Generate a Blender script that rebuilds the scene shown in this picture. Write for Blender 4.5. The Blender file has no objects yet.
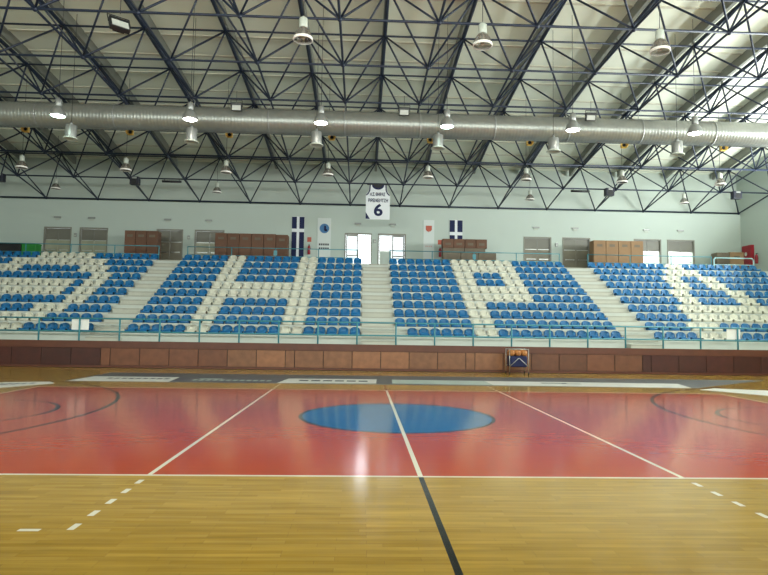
import bpy, bmesh, math, random
from mathutils import Vector, Matrix
random.seed(7)
S = bpy.context.scene
C = S.collection

# ------------------------------------------------------------ camera
F_PX, YAW, PITCH, ROLL, CAM_X, CAM_H = 588.42, 0.0367, 0.0682, 0.0151, -0.6844, 1.648
cam = bpy.data.cameras.new('camera'); co = bpy.data.objects.new('camera', cam); C.objects.link(co)
cam.sensor_fit = 'HORIZONTAL'; cam.sensor_width = 36; cam.lens = F_PX / 768 * 36; cam.clip_end = 300
fw = Vector((math.sin(YAW) * math.cos(PITCH), math.cos(YAW) * math.cos(PITCH), math.sin(PITCH)))
r0 = Vector((math.cos(YAW), -math.sin(YAW), 0)); u0 = r0.cross(fw)
rt = r0 * math.cos(ROLL) + u0 * math.sin(ROLL); up = -r0 * math.sin(ROLL) + u0 * math.cos(ROLL)
co.matrix_world = Matrix(((rt.x, up.x, -fw.x, CAM_X), (rt.y, up.y, -fw.y, 0), (rt.z, up.z, -fw.z, CAM_H), (0, 0, 0, 1)))
S.camera = co
# ------------------------------------------------------------ sky, window daylight, added fill, exposure
W = bpy.data.worlds.new('sky'); S.world = W; W.use_nodes = True
bg = W.node_tree.nodes['Background']; bg.inputs[0].default_value = (0.86, 0.94, 1.0, 1); bg.inputs[1].default_value = 6.0

def area(name, loc, rot, sx, sy, power, col):
    l = bpy.data.lights.new(name, 'AREA'); l.shape = 'RECTANGLE'; l.size = sx; l.size_y = sy; l.energy = power; l.color = col
    o = bpy.data.objects.new(name, l); C.objects.link(o); o.location = loc; o.rotation_euler = rot
    return o
# daylight in the right wall's high windows, then added fill behind the camera
area('window_daylight_right', (22.35, 17.0, 7.6), (0, math.radians(138), 0), 3.6, 24, 9500, (0.94, 1.0, 0.97))
area('added_fill_front', (-1.5, -0.5, 6.6), (math.radians(122), 0, 0), 40, 2.6, 6400, (0.93, 1.0, 0.94))
VS = S.view_settings
VS.view_transform = 'Standard'; VS.look = 'None'; VS.gamma = 1; VS.use_curve_mapping = False; VS.exposure = 0.12
S.cycles.sample_clamp_indirect = 4

# ------------------------------------------------------------ materials
def lin(c):
    return tuple((v / 255 / 12.92 if v <= 10.3 else ((v / 255 + .055) / 1.055) ** 2.4) for v in c)
MATS = {}
def mat(name, rgb, rough=.6, metal=0, noise=.06, scale=6, bump=0, spec=.5, objvar=0, alpha=1):
    if name in MATS: return MATS[name]
    m = bpy.data.materials.new(name); m.use_nodes = True; nt = m.node_tree; N = nt.nodes; L = nt.links
    b = N['Principled BSDF']; c = lin(rgb)
    b.inputs['Roughness'].default_value = rough; b.inputs['Metallic'].default_value = metal
    b.inputs['Specular IOR Level'].default_value = spec
    tc = N.new('ShaderNodeTexCoord'); nz = N.new('ShaderNodeTexNoise'); nz.inputs['Scale'].default_value = scale; nz.inputs['Detail'].default_value = 4
    L.new(tc.outputs['Object'], nz.inputs['Vector'])
    mx = N.new('ShaderNodeMix'); mx.data_type = 'RGBA'
    mx.inputs[6].default_value = (*[v * (1 - noise * 1.6) for v in c], 1); mx.inputs[7].default_value = (*[min(1, v * (1 + noise * 1.6)) for v in c], 1)
    L.new(nz.outputs['Fac'], mx.inputs[0])
    out = mx.outputs[2]
    if objvar:
        oi = N.new('ShaderNodeObjectInfo'); hs = N.new('ShaderNodeHueSaturation')
        mr = N.new('ShaderNodeMapRange'); mr.inputs[3].default_value = 1 - objvar; mr.inputs[4].default_value = 1 + objvar
        L.new(oi.outputs['Random'], mr.inputs[0]); L.new(mr.outputs[0], hs.inputs['Value']); L.new(out, hs.inputs['Color']); out = hs.outputs[0]
    L.new(out, b.inputs['Base Color'])
    if bump:
        bp = N.new('ShaderNodeBump'); bp.inputs['Strength'].default_value = bump; L.new(nz.outputs['Fac'], bp.inputs['Height']); L.new(bp.outputs[0], b.inputs['Normal'])
    if alpha < 1: b.inputs['Alpha'].default_value = alpha
    MATS[name] = m
    return m
def emis(name, rgb, strength):
    m = bpy.data.materials.new(name); m.use_nodes = True; N = m.node_tree.nodes; b = N['Principled BSDF']
    b.inputs['Base Color'].default_value = (.8, .8, .8, 1); b.inputs['Emission Color'].default_value = (*lin(rgb), 1); b.inputs['Emission Strength'].default_value = strength
    return m
def clear(name, rgb, through, rough=.1):
    m = bpy.data.materials.new(name); m.use_nodes = True; nt = m.node_tree; N = nt.nodes; L = nt.links
    b = N['Principled BSDF']; b.inputs['Base Color'].default_value = (*lin(rgb), 1); b.inputs['Roughness'].default_value = rough
    t = N.new('ShaderNodeBsdfTransparent'); mx = N.new('ShaderNodeMixShader'); mx.inputs[0].default_value = 1 - through
    L.new(t.outputs[0], mx.inputs[1]); L.new(b.outputs[0], mx.inputs[2]); L.new(mx.outputs[0], N['Material Output'].inputs['Surface'])
    return m
def frosted(name, rgb):
    m = bpy.data.materials.new(name); m.use_nodes = True; nt = m.node_tree; N = nt.nodes; L = nt.links
    b = N['Principled BSDF']; b.inputs['Base Color'].default_value = (*lin(rgb), 1); b.inputs['Roughness'].default_value = .35
    t = N.new('ShaderNodeBsdfTranslucent'); t.inputs[0].default_value = (*lin(rgb), 1)
    mx = N.new('ShaderNodeMixShader'); mx.inputs[0].default_value = .55
    L.new(b.outputs[0], mx.inputs[1]); L.new(t.outputs[0], mx.inputs[2]); L.new(mx.outputs[0], N['Material Output'].inputs['Surface'])
    return m

M_WALL = mat('white_wall_paint', (182, 193, 186), .75, noise=.02, scale=.6)
M_WALL2 = mat('upper_wall_paint', (184, 194, 186), .8, noise=.03, scale=.5)
M_STEEL = mat('navy_steel_paint', (24, 35, 56), .45, noise=.08, scale=3)
M_PURLIN = mat('purlin_grey', (128, 130, 122), .6, noise=.05, scale=2)
M_CONC = mat('white_painted_concrete', (192, 197, 190), .7, noise=.05, scale=1.4)
M_STAIR = mat('stair_paint', (188, 188, 176), .7, noise=.06, scale=3)
M_BLUE = mat('blue_seat_plastic', (5, 97, 150), .38, noise=.05, scale=5, objvar=.07)
M_WHITE = mat('white_seat_plastic', (206, 205, 190), .42, noise=.04, scale=5, objvar=.04)
M_TEAL = mat('teal_rail_paint', (64, 134, 148), .4, noise=.05)
M_RAILLIT = mat('lit_rail_tone', (176, 218, 224), .4, noise=.04)  # rail whitened in its colour to stand in for light falling on it
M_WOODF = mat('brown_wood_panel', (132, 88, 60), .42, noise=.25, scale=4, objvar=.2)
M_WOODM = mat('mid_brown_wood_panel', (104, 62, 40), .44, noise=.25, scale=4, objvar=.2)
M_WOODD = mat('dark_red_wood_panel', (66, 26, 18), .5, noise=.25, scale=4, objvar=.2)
M_WOODB = mat('brown_wood_band', (92, 50, 34), .42, noise=.2, scale=3)
M_GROOVE = mat('dark_wood_groove', (62, 36, 26), .6)
M_DUCT = mat('galvanised_steel', (148, 150, 145), .38, .6, noise=.06, scale=3)
M_DFRAME = mat('door_frame_grey', (128, 126, 116), .5)
M_DLEAF = mat('grey_door_leaf', (112, 110, 100), .45, noise=.12, scale=1.2)
M_DLEAF2 = mat('brownish_door_leaf', (122, 116, 100), .5, noise=.22, scale=1.4)
M_DLOW = mat('pale_door_panel', (158, 158, 136), .4, noise=.18, scale=1.3)
M_CHROME = mat('bright_metal', (190, 192, 190), .3, .8)
M_DARK = mat('black_metal', (24, 25, 28), .5)
M_BLACKP = mat('black_plastic', (22, 23, 26), .45)
M_NAVY = mat('navy_cloth', (26, 34, 74), .85)
M_SPK = mat('dark_speaker_cabinet', (28, 30, 46), .5)
M_CLOTH = mat('white_cloth', (226, 230, 234), .8, noise=.02)
M_CARTON = mat('brown_cardboard', (104, 74, 58), .8, noise=.12, scale=3, objvar=.13)
M_CARTON2 = mat('pale_cardboard', (142, 112, 82), .8, noise=.1, scale=3, objvar=.1)
M_TAPE = mat('grey_brown_board', (104, 94, 80), .75, noise=.12, scale=4)
M_LAMPW = mat('lamp_white_enamel', (178, 184, 174), .4)
M_LAMPG = mat('lamp_grey_metal', (150, 152, 150), .4, .5)
M_ACRYL = clear('prismatic_acrylic', (112, 104, 96), .4, .12)
M_GLINT = mat('rim_glint', (236, 232, 226), .15)  # pale colour paints the reflections along the bell's lower edge
M_GLASSW = mat('pale_lamp_glass', (176, 178, 172), .2)
M_LIT = emis('lit_lens_warm', (255, 250, 236), 26)
M_LITG = emis('lit_lens_greenish', (214, 255, 236), 20)
M_YELLOW = mat('yellow_enamel', (244, 206, 112), .5)
M_RED = mat('red_enamel', (146, 22, 38), .4)
M_ORANGE = mat('orange_rubber', (190, 126, 70), .6, noise=.1, scale=20, bump=.1)
M_GREEN = mat('green_plastic', (34, 128, 48), .5)
M_PAPER = mat('white_paper', (238, 238, 236), .7, noise=.01)
M_POST = mat('pale_poster_vinyl', (206, 213, 211), .6, noise=.01)
M_SKYBL = mat('emblem_blue', (62, 112, 160), .6)
M_CREST = mat('crest_red', (176, 84, 66), .6)
M_MAT = mat('grey_mat', (92, 90, 92), .45, noise=.06)
M_ADW = mat('white_vinyl', (222, 220, 214), .4, noise=.03)
M_ADP = mat('pale_green_vinyl', (178, 190, 182), .4, noise=.04)
M_ADD = mat('charcoal_vinyl', (84, 80, 86), .4, noise=.05)
M_INK = mat('dark_ink', (58, 58, 66), .5)
M_GLASS = clear('door_glass', (225, 238, 240), .35, .05)
M_GLASS2 = clear('door_glass_tinted', (200, 214, 216), .36, .05)
M_FROST = frosted('frosted_door_glass', (236, 240, 232))
M_PANE = mat('opaque_window_pane', (236, 240, 236), .5, noise=.01)  # opaque pane added to shut the sky light out, passes no daylight
M_STEPSHADE = mat('step_edge_shade', (168, 167, 155), .6)  # grey put on the step edges to stand in for their shading
M_TERR = mat('pale_terrace_concrete', (206, 204, 196), .8)

# ------------------------------------------------------------ mesh helpers
def box(bm, x0, y0, z0, x1, y1, z1, bev=0):
    vs = [bm.verts.new(p) for p in ((x0, y0, z0), (x1, y0, z0), (x1, y1, z0), (x0, y1, z0), (x0, y0, z1), (x1, y0, z1), (x1, y1, z1), (x0, y1, z1))]
    fs = [bm.faces.new([vs[i] for i in q]) for q in ((3, 2, 1, 0), (4, 5, 6, 7), (0, 1, 5, 4), (1, 2, 6, 5), (2, 3, 7, 6), (3, 0, 4, 7))]
    if bev:
        es = list({e for f in fs for e in f.edges})
        bmesh.ops.bevel(bm, geom=es, offset=bev, segments=2, affect='EDGES', profile=.5)
def tube(bm, p, q, r, n=8, caps=True, r2=None):
    p, q = Vector(p), Vector(q); d = (q - p).normalized()
    a = d.orthogonal().normalized(); b = d.cross(a)
    r2 = r if r2 is None else r2
    A = [bm.verts.new(p + (a * math.cos(t) + b * math.sin(t)) * r) for t in [2 * math.pi * k / n for k in range(n)]]
    B = [bm.verts.new(q + (a * math.cos(t) + b * math.sin(t)) * r2) for t in [2 * math.pi * k / n for k in range(n)]]
    for k in range(n):
        f = bm.faces.new((A[k], A[(k + 1) % n], B[(k + 1) % n], B[k])); f.smooth = True
    if caps: bm.faces.new(A[::-1]); bm.faces.new(B)
def poly_tube(bm, pts, r, n=8):
    for a, b in zip(pts[:-1], pts[1:]): tube(bm, a, b, r, n)
    for p in pts[1:-1]: ball(bm, p, r, 8, 6)
def ball(bm, c, r, u=12, v=8):
    bmesh.ops.create_uvsphere(bm, u_segments=u, v_segments=v, radius=r, matrix=Matrix.Translation(c))
    for f in bm.faces: f.smooth = f.smooth or len(f.verts) <= 4 and f.calc_area() < r * r
def lathe(bm, c, prof, n=20, cap0=True, cap1=True):
    c = Vector(c); rings = []
    for r, z in prof:
        rings.append([bm.verts.new(c + Vector((r * math.cos(2 * math.pi * k / n), r * math.sin(2 * math.pi * k / n), z))) for k in range(n)])
    for A, B in zip(rings[:-1], rings[1:]):
        for k in range(n):
            f = bm.faces.new((A[k], A[(k + 1) % n], B[(k + 1) % n], B[k])); f.smooth = True
    if cap0: bm.faces.new(rings[0][::-1])
    if cap1: bm.faces.new(rings[-1])
def prism(bm, pts, z0, z1):
    A = [bm.verts.new((x, y, z0)) for x, y in pts]; B = [bm.verts.new((x, y, z1)) for x, y in pts]; n = len(pts)
    bm.faces.new(A[::-1]); bm.faces.new(B)
    for k in range(n): bm.faces.new((A[k], A[(k + 1) % n], B[(k + 1) % n], B[k]))
def disc_y(bm, c, r, th, n=28):
    tube(bm, (c[0], c[1], c[2]), (c[0], c[1] - th, c[2]), r, n)
def B(): return bmesh.new()
BASE = {}
def obj(name, bm, m, parent=None, label=None):
    """link bm (world coordinates) as one mesh, shifted to its thing's base when it has one"""
    if parent is not None:
        off = BASE.get(parent.name, Vector((0, 0, 0)))
        bmesh.ops.translate(bm, verts=bm.verts, vec=-off)
    bmesh.ops.recalc_face_normals(bm, faces=bm.faces)
    me = bpy.data.meshes.new(name); bm.to_mesh(me); bm.free(); me.materials.append(m)
    o = bpy.data.objects.new(name, me); C.objects.link(o)
    if parent is not None:
        o.parent = parent; BASE[o.name] = BASE.get(parent.name, Vector((0, 0, 0)))
    if label: o['label'] = label
    return o
def thing(name, label, cat, loc=(0, 0, 0), group=None):
    o = bpy.data.objects.new(name, None); C.objects.link(o); o.location = loc; o['label'] = label; o['category'] = cat
    o.empty_display_size = .1
    if group: o['group'] = group
    BASE[o.name] = Vector(loc); return o
def tag(o, label, cat, group=None, kind=None):
    o['label'] = label; o['category'] = cat
    if group: o['group'] = group
    if kind: o['kind'] = kind
    return o
def struct(name, bm, m, label=None, parent=None):
    o = obj(name, bm, m, parent)
    if parent is None: o['kind'] = 'structure'
    if label: o['label'] = label
    return o
def sbase(name, label, loc=(0, 0, 0)):
    o = bpy.data.objects.new(name, None); C.objects.link(o); o.location = loc; o['kind'] = 'structure'; o['label'] = label
    BASE[o.name] = Vector(loc); return o
def text_bm(txt, size, m=None, depth=.004):
    cu = bpy.data.curves.new('text', 'FONT'); cu.body = txt; cu.size = size; cu.extrude = depth; cu.align_x = 'CENTER'; cu.align_y = 'CENTER'; cu.offset = size * .03
    t = bpy.data.objects.new('text', cu); C.objects.link(t)
    dg = bpy.context.evaluated_depsgraph_get(); me = bpy.data.meshes.new_from_object(t.evaluated_get(dg))
    bpy.data.objects.remove(t); bm = bmesh.new(); bm.from_mesh(me); bpy.data.meshes.remove(me)
    return bm
def wall_text(name, txt, x, y, z, width, height, m, parent):
    bm = text_bm(txt, 1.0)
    xs = [v.co.x for v in bm.verts]; ys = [v.co.y for v in bm.verts]
    w, h = max(xs) - min(xs), max(ys) - min(ys); cx, cy = (max(xs) + min(xs)) / 2, (max(ys) + min(ys)) / 2
    for v in bm.verts:
        a, b, c = v.co; v.co = (x + (a - cx) * width / w, y - c, z + (b - cy) * height / h)
    return obj(name, bm, m, parent)

# ------------------------------------------------------------ floor (wood strips with painted court)
CY, D0 = 11.16, 6.66
class Ex:
    """tiny expression builder over math nodes"""
    def __init__(s, nt): s.nt = nt
    def op(s, o, a, b=0., c=None):
        n = s.nt.nodes.new('ShaderNodeMath'); n.operation = o
        for i, v in enumerate((a, b) if c is None else (a, b, c)):
            if isinstance(v, (int, float)): n.inputs[i].default_value = v
            else: s.nt.links.new(v, n.inputs[i])
        return n.outputs[0]
    def near(s, v, c, half):   # |v-c| < half
        return s.op('LESS_THAN', s.op('ABSOLUTE', s.op('SUBTRACT', v, c)), half)
    def mul(s, *a):
        r = a[0]
        for x in a[1:]: r = s.op('MULTIPLY', r, x)
        return r
    def mx(s, *a):
        r = a[0]
        for x in a[1:]: r = s.op('MAXIMUM', r, x)
        return r
def floor_material():
    m = bpy.data.materials.new('court_floor'); m.use_nodes = True; nt = m.node_tree; N = nt.nodes; L = nt.links; e = Ex(nt)
    b = N['Principled BSDF']
    tc = N.new('ShaderNodeTexCoord'); sep = N.new('ShaderNodeSeparateXYZ'); L.new(tc.outputs['Object'], sep.inputs[0])
    x, y = sep.outputs[0], sep.outputs[1]; ax = e.op('ABSOLUTE', x); yc = e.op('SUBTRACT', y, CY); ay = e.op('ABSOLUTE', yc)
    br = N.new('ShaderNodeTexBrick'); L.new(tc.outputs['Object'], br.inputs['Vector'])
    br.inputs['Scale'].default_value = 1; br.inputs['Brick Width'].default_value = .62; br.inputs['Row Height'].default_value = .065
    br.inputs['Mortar Size'].default_value = .0012; br.inputs['Mortar Smooth'].default_value = .5; br.offset = .37; br.offset_frequency = 3; br.squash = .8; br.squash_frequency = 5
    br.inputs['Color1'].default_value = (*lin((172, 134, 50)), 1); br.inputs['Color2'].default_value = (*lin((189, 151, 65)), 1); br.inputs['Mortar'].default_value = (*lin((132, 102, 56)), 1)
    mp = N.new('ShaderNodeMapping'); mp.inputs['Scale'].default_value = (1.1, 14, 1); L.new(tc.outputs['Object'], mp.inputs['Vector'])
    nz = N.new('ShaderNodeTexNoise'); nz.inputs['Scale'].default_value = 1; nz.inputs['Detail'].default_value = 5; L.new(mp.outputs[0], nz.inputs['Vector'])
    hs = N.new('ShaderNodeHueSaturation'); L.new(br.outputs['Color'], hs.inputs['Color'])
    mr = N.new('ShaderNodeMapRange'); mr.inputs[1].default_value = .3; mr.inputs[2].default_value = .7; mr.inputs[3].default_value = .8; mr.inputs[4].default_value = 1.16
    L.new(nz.outputs['Fac'], mr.inputs[0]); L.new(mr.outputs[0], hs.inputs['Value'])
    col = hs.outputs[0]
    def over(col, mask, rgb, k=1.):
        mx = N.new('ShaderNodeMix'); mx.data_type = 'RGBA'; L.new(e.op('MULTIPLY', mask, k) if k < 1 else mask, mx.inputs[0]); L.new(col, mx.inputs[6]); mx.inputs[7].default_value = (*lin(rgb), 1); return mx.outputs[2]
    red = e.mul(e.op('LESS_THAN', ax, 9.0), e.op('LESS_THAN', ay, 4.5))
    col = over(col, red, (186, 62, 26), .96)
    rc = e.op('SQRT', e.op('ADD', e.mul(x, x), e.mul(yc, yc)))
    col = over(col, e.op('LESS_THAN', rc, 1.8), (8, 100, 156), .97)
    ring = e.near(rc, 1.79, .035)
    x3 = e.op('SUBTRACT', ax, 12.425); r3 = e.op('SQRT', e.op('ADD', e.mul(x3, x3), e.mul(yc, yc)))
    three = e.mul(e.near(r3, 6.75, .042), e.op('LESS_THAN', ax, 12.45))
    xf = e.op('SUBTRACT', ax, 8.2); rf = e.op('SQRT', e.op('ADD', e.mul(xf, xf), e.mul(yc, yc)))
    free = e.mul(e.near(rf, 1.76, .042), e.op('LESS_THAN', ax, 8.25))
    col = over(col, e.mx(ring, three, free), (22, 14, 16))
    half = e.near(x, 0, .028); inred = e.op('LESS_THAN', ay, 4.5)
    col = over(col, e.mul(half, e.op('LESS_THAN', ay, 7.5)), (28, 28, 30))
    lines = e.mx(e.mul(half, inred),
                 e.mul(e.near(ay, 4.5, .026), e.op('LESS_THAN', ax, 9.025)),
                 e.mul(e.near(ax, 9.0, .025), e.op('LESS_THAN', ay, 4.525)),
                 e.mul(e.near(ax, 2.985, .026), inred))
    # dashed extensions of the attack lines: five short strips each
    t = e.op('SUBTRACT', ay, 4.7); fr = e.op('MODULO', e.op('ADD', t, 3.5), .35)
    dash = e.mul(e.near(ax, 2.985, .028), e.op('LESS_THAN', fr, .15), e.op('GREATER_THAN', ay, 4.69), e.op('LESS_THAN', ay, 6.4))
    sub = e.mul(e.near(x, -3.30, .085), e.near(y, 4.904, .026))
    col = over(col, e.mx(lines, dash, sub), (236, 226, 206))
    L.new(col, b.inputs['Base Color'])
    b.inputs['Roughness'].default_value = .13; b.inputs['Specular IOR Level'].default_value = .31
    mp2 = N.new('ShaderNodeMapping'); mp2.inputs['Scale'].default_value = (1.5, 9, 1); L.new(tc.outputs['Object'], mp2.inputs['Vector'])
    n2 = N.new('ShaderNodeTexNoise'); n2.inputs['Scale'].default_value = 1.6; n2.inputs['Detail'].default_value = 2; L.new(mp2.outputs[0], n2.inputs['Vector'])
    bp = N.new('ShaderNodeBump'); bp.inputs['Strength'].default_value = .06; bp.inputs['Distance'].default_value = .02; L.new(n2.outputs['Fac'], bp.inputs['Height']); L.new(bp.outputs[0], b.inputs['Normal'])
    return m
XL, XR, YN, YB = -25.6, 22.62, -0.9, 35.2
bm = B(); box(bm, XL - .2, YN - .2, -.2, XR + .2, 36.2, 0)
struct('floor', bm, floor_material(), 'varnished wood strip floor with red court, blue centre circle and white lines')

# ------------------------------------------------------------ roof shape
def zA(y): return 10.9 - .0058 * (y - 17.24) ** 2
TK = 1.93
def zDeck(y): return zA(y) + TK + .62
def ceiling_material():
    m = bpy.data.materials.new('ceiling_panels'); m.use_nodes = True; nt = m.node_tree; N = nt.nodes; L = nt.links; e = Ex(nt)
    b = N['Principled BSDF']; b.inputs['Roughness'].default_value = .7
    tc = N.new('ShaderNodeTexCoord'); sep = N.new('ShaderNodeSeparateXYZ'); L.new(tc.outputs['Object'], sep.inputs[0])
    nz = N.new('ShaderNodeTexNoise'); nz.inputs['Scale'].default_value = .35; nz.inputs['Detail'].default_value = 4; L.new(tc.outputs['Object'], nz.inputs['Vector'])
    mx = N.new('ShaderNodeMix'); mx.data_type = 'RGBA'; L.new(nz.outputs['Fac'], mx.inputs[0])
    mx.inputs[6].default_value = (*lin((220, 224, 208)), 1); mx.inputs[7].default_value = (*lin((236, 240, 224)), 1)
    fr = e.op('MODULO', e.op('ADD', sep.outputs[1], 30 - 24.68), 3.0); seam = e.op('LESS_THAN', fr, .2)
    m2 = N.new('ShaderNodeMix'); m2.data_type = 'RGBA'; L.new(e.op('MULTIPLY', seam, .1), m2.inputs[0]); L.new(mx.outputs[2], m2.inputs[6]); m2.inputs[7].default_value = (*lin((250, 250, 234)), 1)
    L.new(m2.outputs[2], b.inputs['Base Color']); return m
bm = B(); NY = 40; rows = []
for k in range(NY + 1):
    y = -1.2 + (37.3) * k / NY; z = zDeck(y)
    rows.append([bm.verts.new((x, y, zz)) for zz in (z, z + .2) for x in (XL - .2, XR + .2)])
for A, Bq in zip(rows[:-1], rows[1:]):
    bm.faces.new((A[0], A[1], Bq[1], Bq[0])); bm.faces.new((A[2], Bq[2], Bq[3], A[3])); bm.faces.new((A[0], Bq[0], Bq[2], A[2])); bm.faces.new((A[1], A[3], Bq[3], Bq[1]))
bm.faces.new((rows[0][0], rows[0][2], rows[0][3], rows[0][1])); bm.faces.new((rows[-1][0], rows[-1][1], rows[-1][3], rows[-1][2]))
ceil = struct('ceiling', bm, ceiling_material(), 'pale panelled ceiling arching gently over the hall')
M_BATTEN = mat('pale_batten', (206, 204, 188), .7, noise=.04)
for k in range(24):
    y = .68 + 1.5 * k; z = zDeck(y)
    bm = B(); box(bm, XL, y - .06, z - .03, XR, y + .06, z + .04); obj('ceiling_batten', bm, M_BATTEN, ceil)

# ------------------------------------------------------------ walls with their openings
Z10 = 1.3 + .403 * 9          # landing level
DOORS = [(-19.54, -17.94), (-17.47, -15.82), (-12.98, -11.41), (-10.73, -8.98), (-1.8, -.17), (.2, 1.89), (9.07, 10.77), (11.46, 13.17), (15.88, 17.59), (17.96, 19.68)]
DT = 7.31
ZC = 9.03                     # lower (thicker) wall ends at the truss chord
bm = B(); xs = XL
for a, b_ in DOORS + [(XR, XR)]:
    if a > xs: box(bm, xs, YB, Z10 - .3, a, YB + .3, DT)
    xs = b_
box(bm, XL, YB, DT, XR, YB + .3, ZC - .08)
w = struct('wall_back', bm, M_WALL, 'long white back wall above the landing with ten doorways')
bm = B(); box(bm, XL, YB + .32, ZC - .12, XR, YB + .45, zDeck(YB) + .15); struct('upper_wall', bm, M_WALL2, 'grey upper back wall behind the roof truss', w)
def window_wall(name, label, horiz, c, lo, hi, w0, w1, z0, z1, t, inner):
    """wall along x (horiz) or y with one long window band, plus frame; inner = +1/-1 side of the room"""
    bm = B()
    def bx(a0, a1, za, zb):
        if horiz: box(bm, a0, c, za, a1, c + t, zb)
        else: box(bm, c, a0, za, c + t, a1, zb)
    top = 13.6
    bx(lo, hi, 0, z0); bx(lo, w0, z0, z1); bx(w1, hi, z0, z1); bx(lo, hi, z1, top if not horiz else zDeck(c) + .05)
    return struct(name, bm, M_WALL, label)
window_wall('wall_right', 'white right-hand wall with high windows', False, XR, YN, YB + .6, 5, 29, 5.8, 9.4, .2, -1)
window_wall('wall_left', 'white left-hand wall', False, XL - .2, YN, YB + .6, 0, 0, 5, 5, .2, 1)
window_wall('wall_front', 'white wall on the near side of the hall', True, YN - .2, XL, XR, -21, 18, 5.4, 7.9, .2, 1)  # its window band is made up for the fill light
def window(name, horiz, c, a0, a1, z0, z1, n, label):
    s = sbase(name, label)
    bm = B()
    def bx(p0, p1, za, zb, d0, d1):
        if horiz: box(bm, p0, c + d0, za, p1, c + d1, zb)
        else: box(bm, c + d0, p0, za, c + d1, p1, zb)
    for k in range(n + 1):
        p = a0 + (a1 - a0) * k / n; bx(p - .04, p + .04, z0, z1, .06, .14)
    for z in (z0 + .04, (z0 + z1) / 2, z1 - .04): bx(a0, a1, z - .04, z + .04, .06, .14)
    obj('window_frame', bm, M_DFRAME, s)
    bm = B(); bx(a0, a1, z0, z1, .15, .16); obj('window_pane', bm, M_PANE, s, 'opaque white window panes shutting out the sky')
window('window_1', False, XR, 5, 29, 5.8, 9.4, 14, 'long band of high windows in the right-hand wall')
window('window_added_fill', True, YN - .2, -21, 18, 5.4, 7.9, 20, 'added band of high windows in the near wall, made for the fill light')  # unseen windows added to go with the near-side fill light
bm = B(); box(bm, XL, YB + .5, Z10 - .3, XR, YB + 9, Z10 - .02); struct('trim_1', bm, M_TERR, 'pale concrete terrace outside the doors')

# ------------------------------------------------------------ doors
def door(n, a, b_, kind, label):
    y = YB; s = sbase('door_%d' % n, label, ((a + b_) / 2, y, Z10)); z0, z1 = Z10, DT
    bm = B(); box(bm, a, y - .03, z0, a + .07, y + .2, z1); box(bm, b_ - .07, y - .03, z0, b_, y + .2, z1); box(bm, a + .07, y - .03, z1 - .08, b_ - .07, y + .2, z1)
    obj('door_frame', bm, M_DFRAME, s)
    mid = (a + b_) / 2; zm = z0 + 1.62
    for k, (p, q) in enumerate(((a + .08, mid - .005), (mid + .005, b_ - .08))):
        zt = z1 - .09
        if kind == 'open' and k == (1 if n == 5 else 0):       # the leaf pushed outwards, doorway bright
            if n == 6:
                bm = B(); box(bm, p, y + .10, z0 + 1.3, q, y + .14, z0 + 1.36); box(bm, p, y + .10, z0, p + .05, y + .14, zt); lf = obj('door_leaf', bm, M_CHROME, s)
                bm = B(); box(bm, p + .05, y + .11, z0 + .01, q, y + .13, z0 + 1.3); obj('lower_panel', bm, M_ADP, lf)
                bm = B(); box(bm, p + .05, y + .115, z0 + 1.36, q, y + .125, zt); obj('glass_pane', bm, M_GLASS2, lf)
            else:
                bm = B(); box(bm, q - .05, y + .25, z0, q - .01, y + 1.0, zt); lf = obj('door_leaf', bm, M_FROST, s, 'door leaf standing open outwards')
            continue
        if kind == 'open' or kind == 'glass':
            bm = B(); yy = y + .08
            for (x0, x1, za, zb) in ((p, p + .07, z0, zt), (q - .07, q, z0, zt), (p + .07, q - .07, z0 + .01, z0 + .12), (p + .07, q - .07, zt - .08, zt), (p + .07, q - .07, z0 + 1.0, z0 + 1.06)):
                box(bm, x0, yy, za, x1, yy + .05, zb)
            lf = obj('door_leaf', bm, M_DFRAME, s)
            bm = B(); box(bm, p + .07, yy + .02, z0 + .12, q - .07, yy + .03, zt - .08); obj('glass_pane', bm, M_GLASS2 if n == 6 else M_GLASS, lf)
        else:
            up_, lo_ = {'bright': (M_DLEAF, M_FROST), 'pale': (M_DLEAF, M_DLOW), 'dark': (M_DLEAF, M_DLEAF2)}[kind]
            yy = y + .08
            bm = B(); box(bm, p, yy, zm, q, yy + .05, zt); lf = obj('door_leaf', bm, up_, s)
            bm = B(); box(bm, p, yy, z0 + .01, q, yy + .05, zm - .001); obj('lower_panel', bm, lo_, lf)
            bm = B(); box(bm, p + .04, yy - .014, zm - .02, q - .04, yy - .001, zm + .02); obj('mid_rail', bm, M_CHROME, lf)
            bm = B(); box(bm, p + .1, yy - .07, z0 + 1.0, q - .1, yy - .04, z0 + 1.04); box(bm, p + .12, yy - .05, z0 + .99, p + .16, yy, z0 + 1.05); box(bm, q - .16, yy - .05, z0 + .99, q - .12, yy, z0 + 1.05)
            obj('push_bar', bm, M_CHROME, lf)
KINDS = ['pale', 'pale', 'dark', 'pale', 'open', 'open', 'dark', 'dark', 'bright', 'bright']
DL = ['grey double door furthest to the left', 'grey double door second from the left', 'grey double door behind the left stairs', 'grey double door half hidden by brown cartons',
      'bright open glass doorway left of centre', 'bright glass doorway right of centre', 'grey double door left of the right stairs', 'grey double door at the head of the right stairs',
      'bright-bottomed door behind the cartons on the right', 'bright-bottomed door furthest to the right']
for n, ((a, b_), k, l) in enumerate(zip(DOORS, KINDS, DL), 1): door(n, a, b_, k, l)
PL = ['furthest left grey door', 'second grey door from the left', 'door above the left stairs', 'door left of the six brown cartons', 'left of the two bright centre doors', 'right of the two bright centre doors',
      'grey door left of the right stairs', 'grey door at the right stairs', 'bright-bottomed door beside the four cartons', 'furthest right bright-bottomed door']
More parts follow.
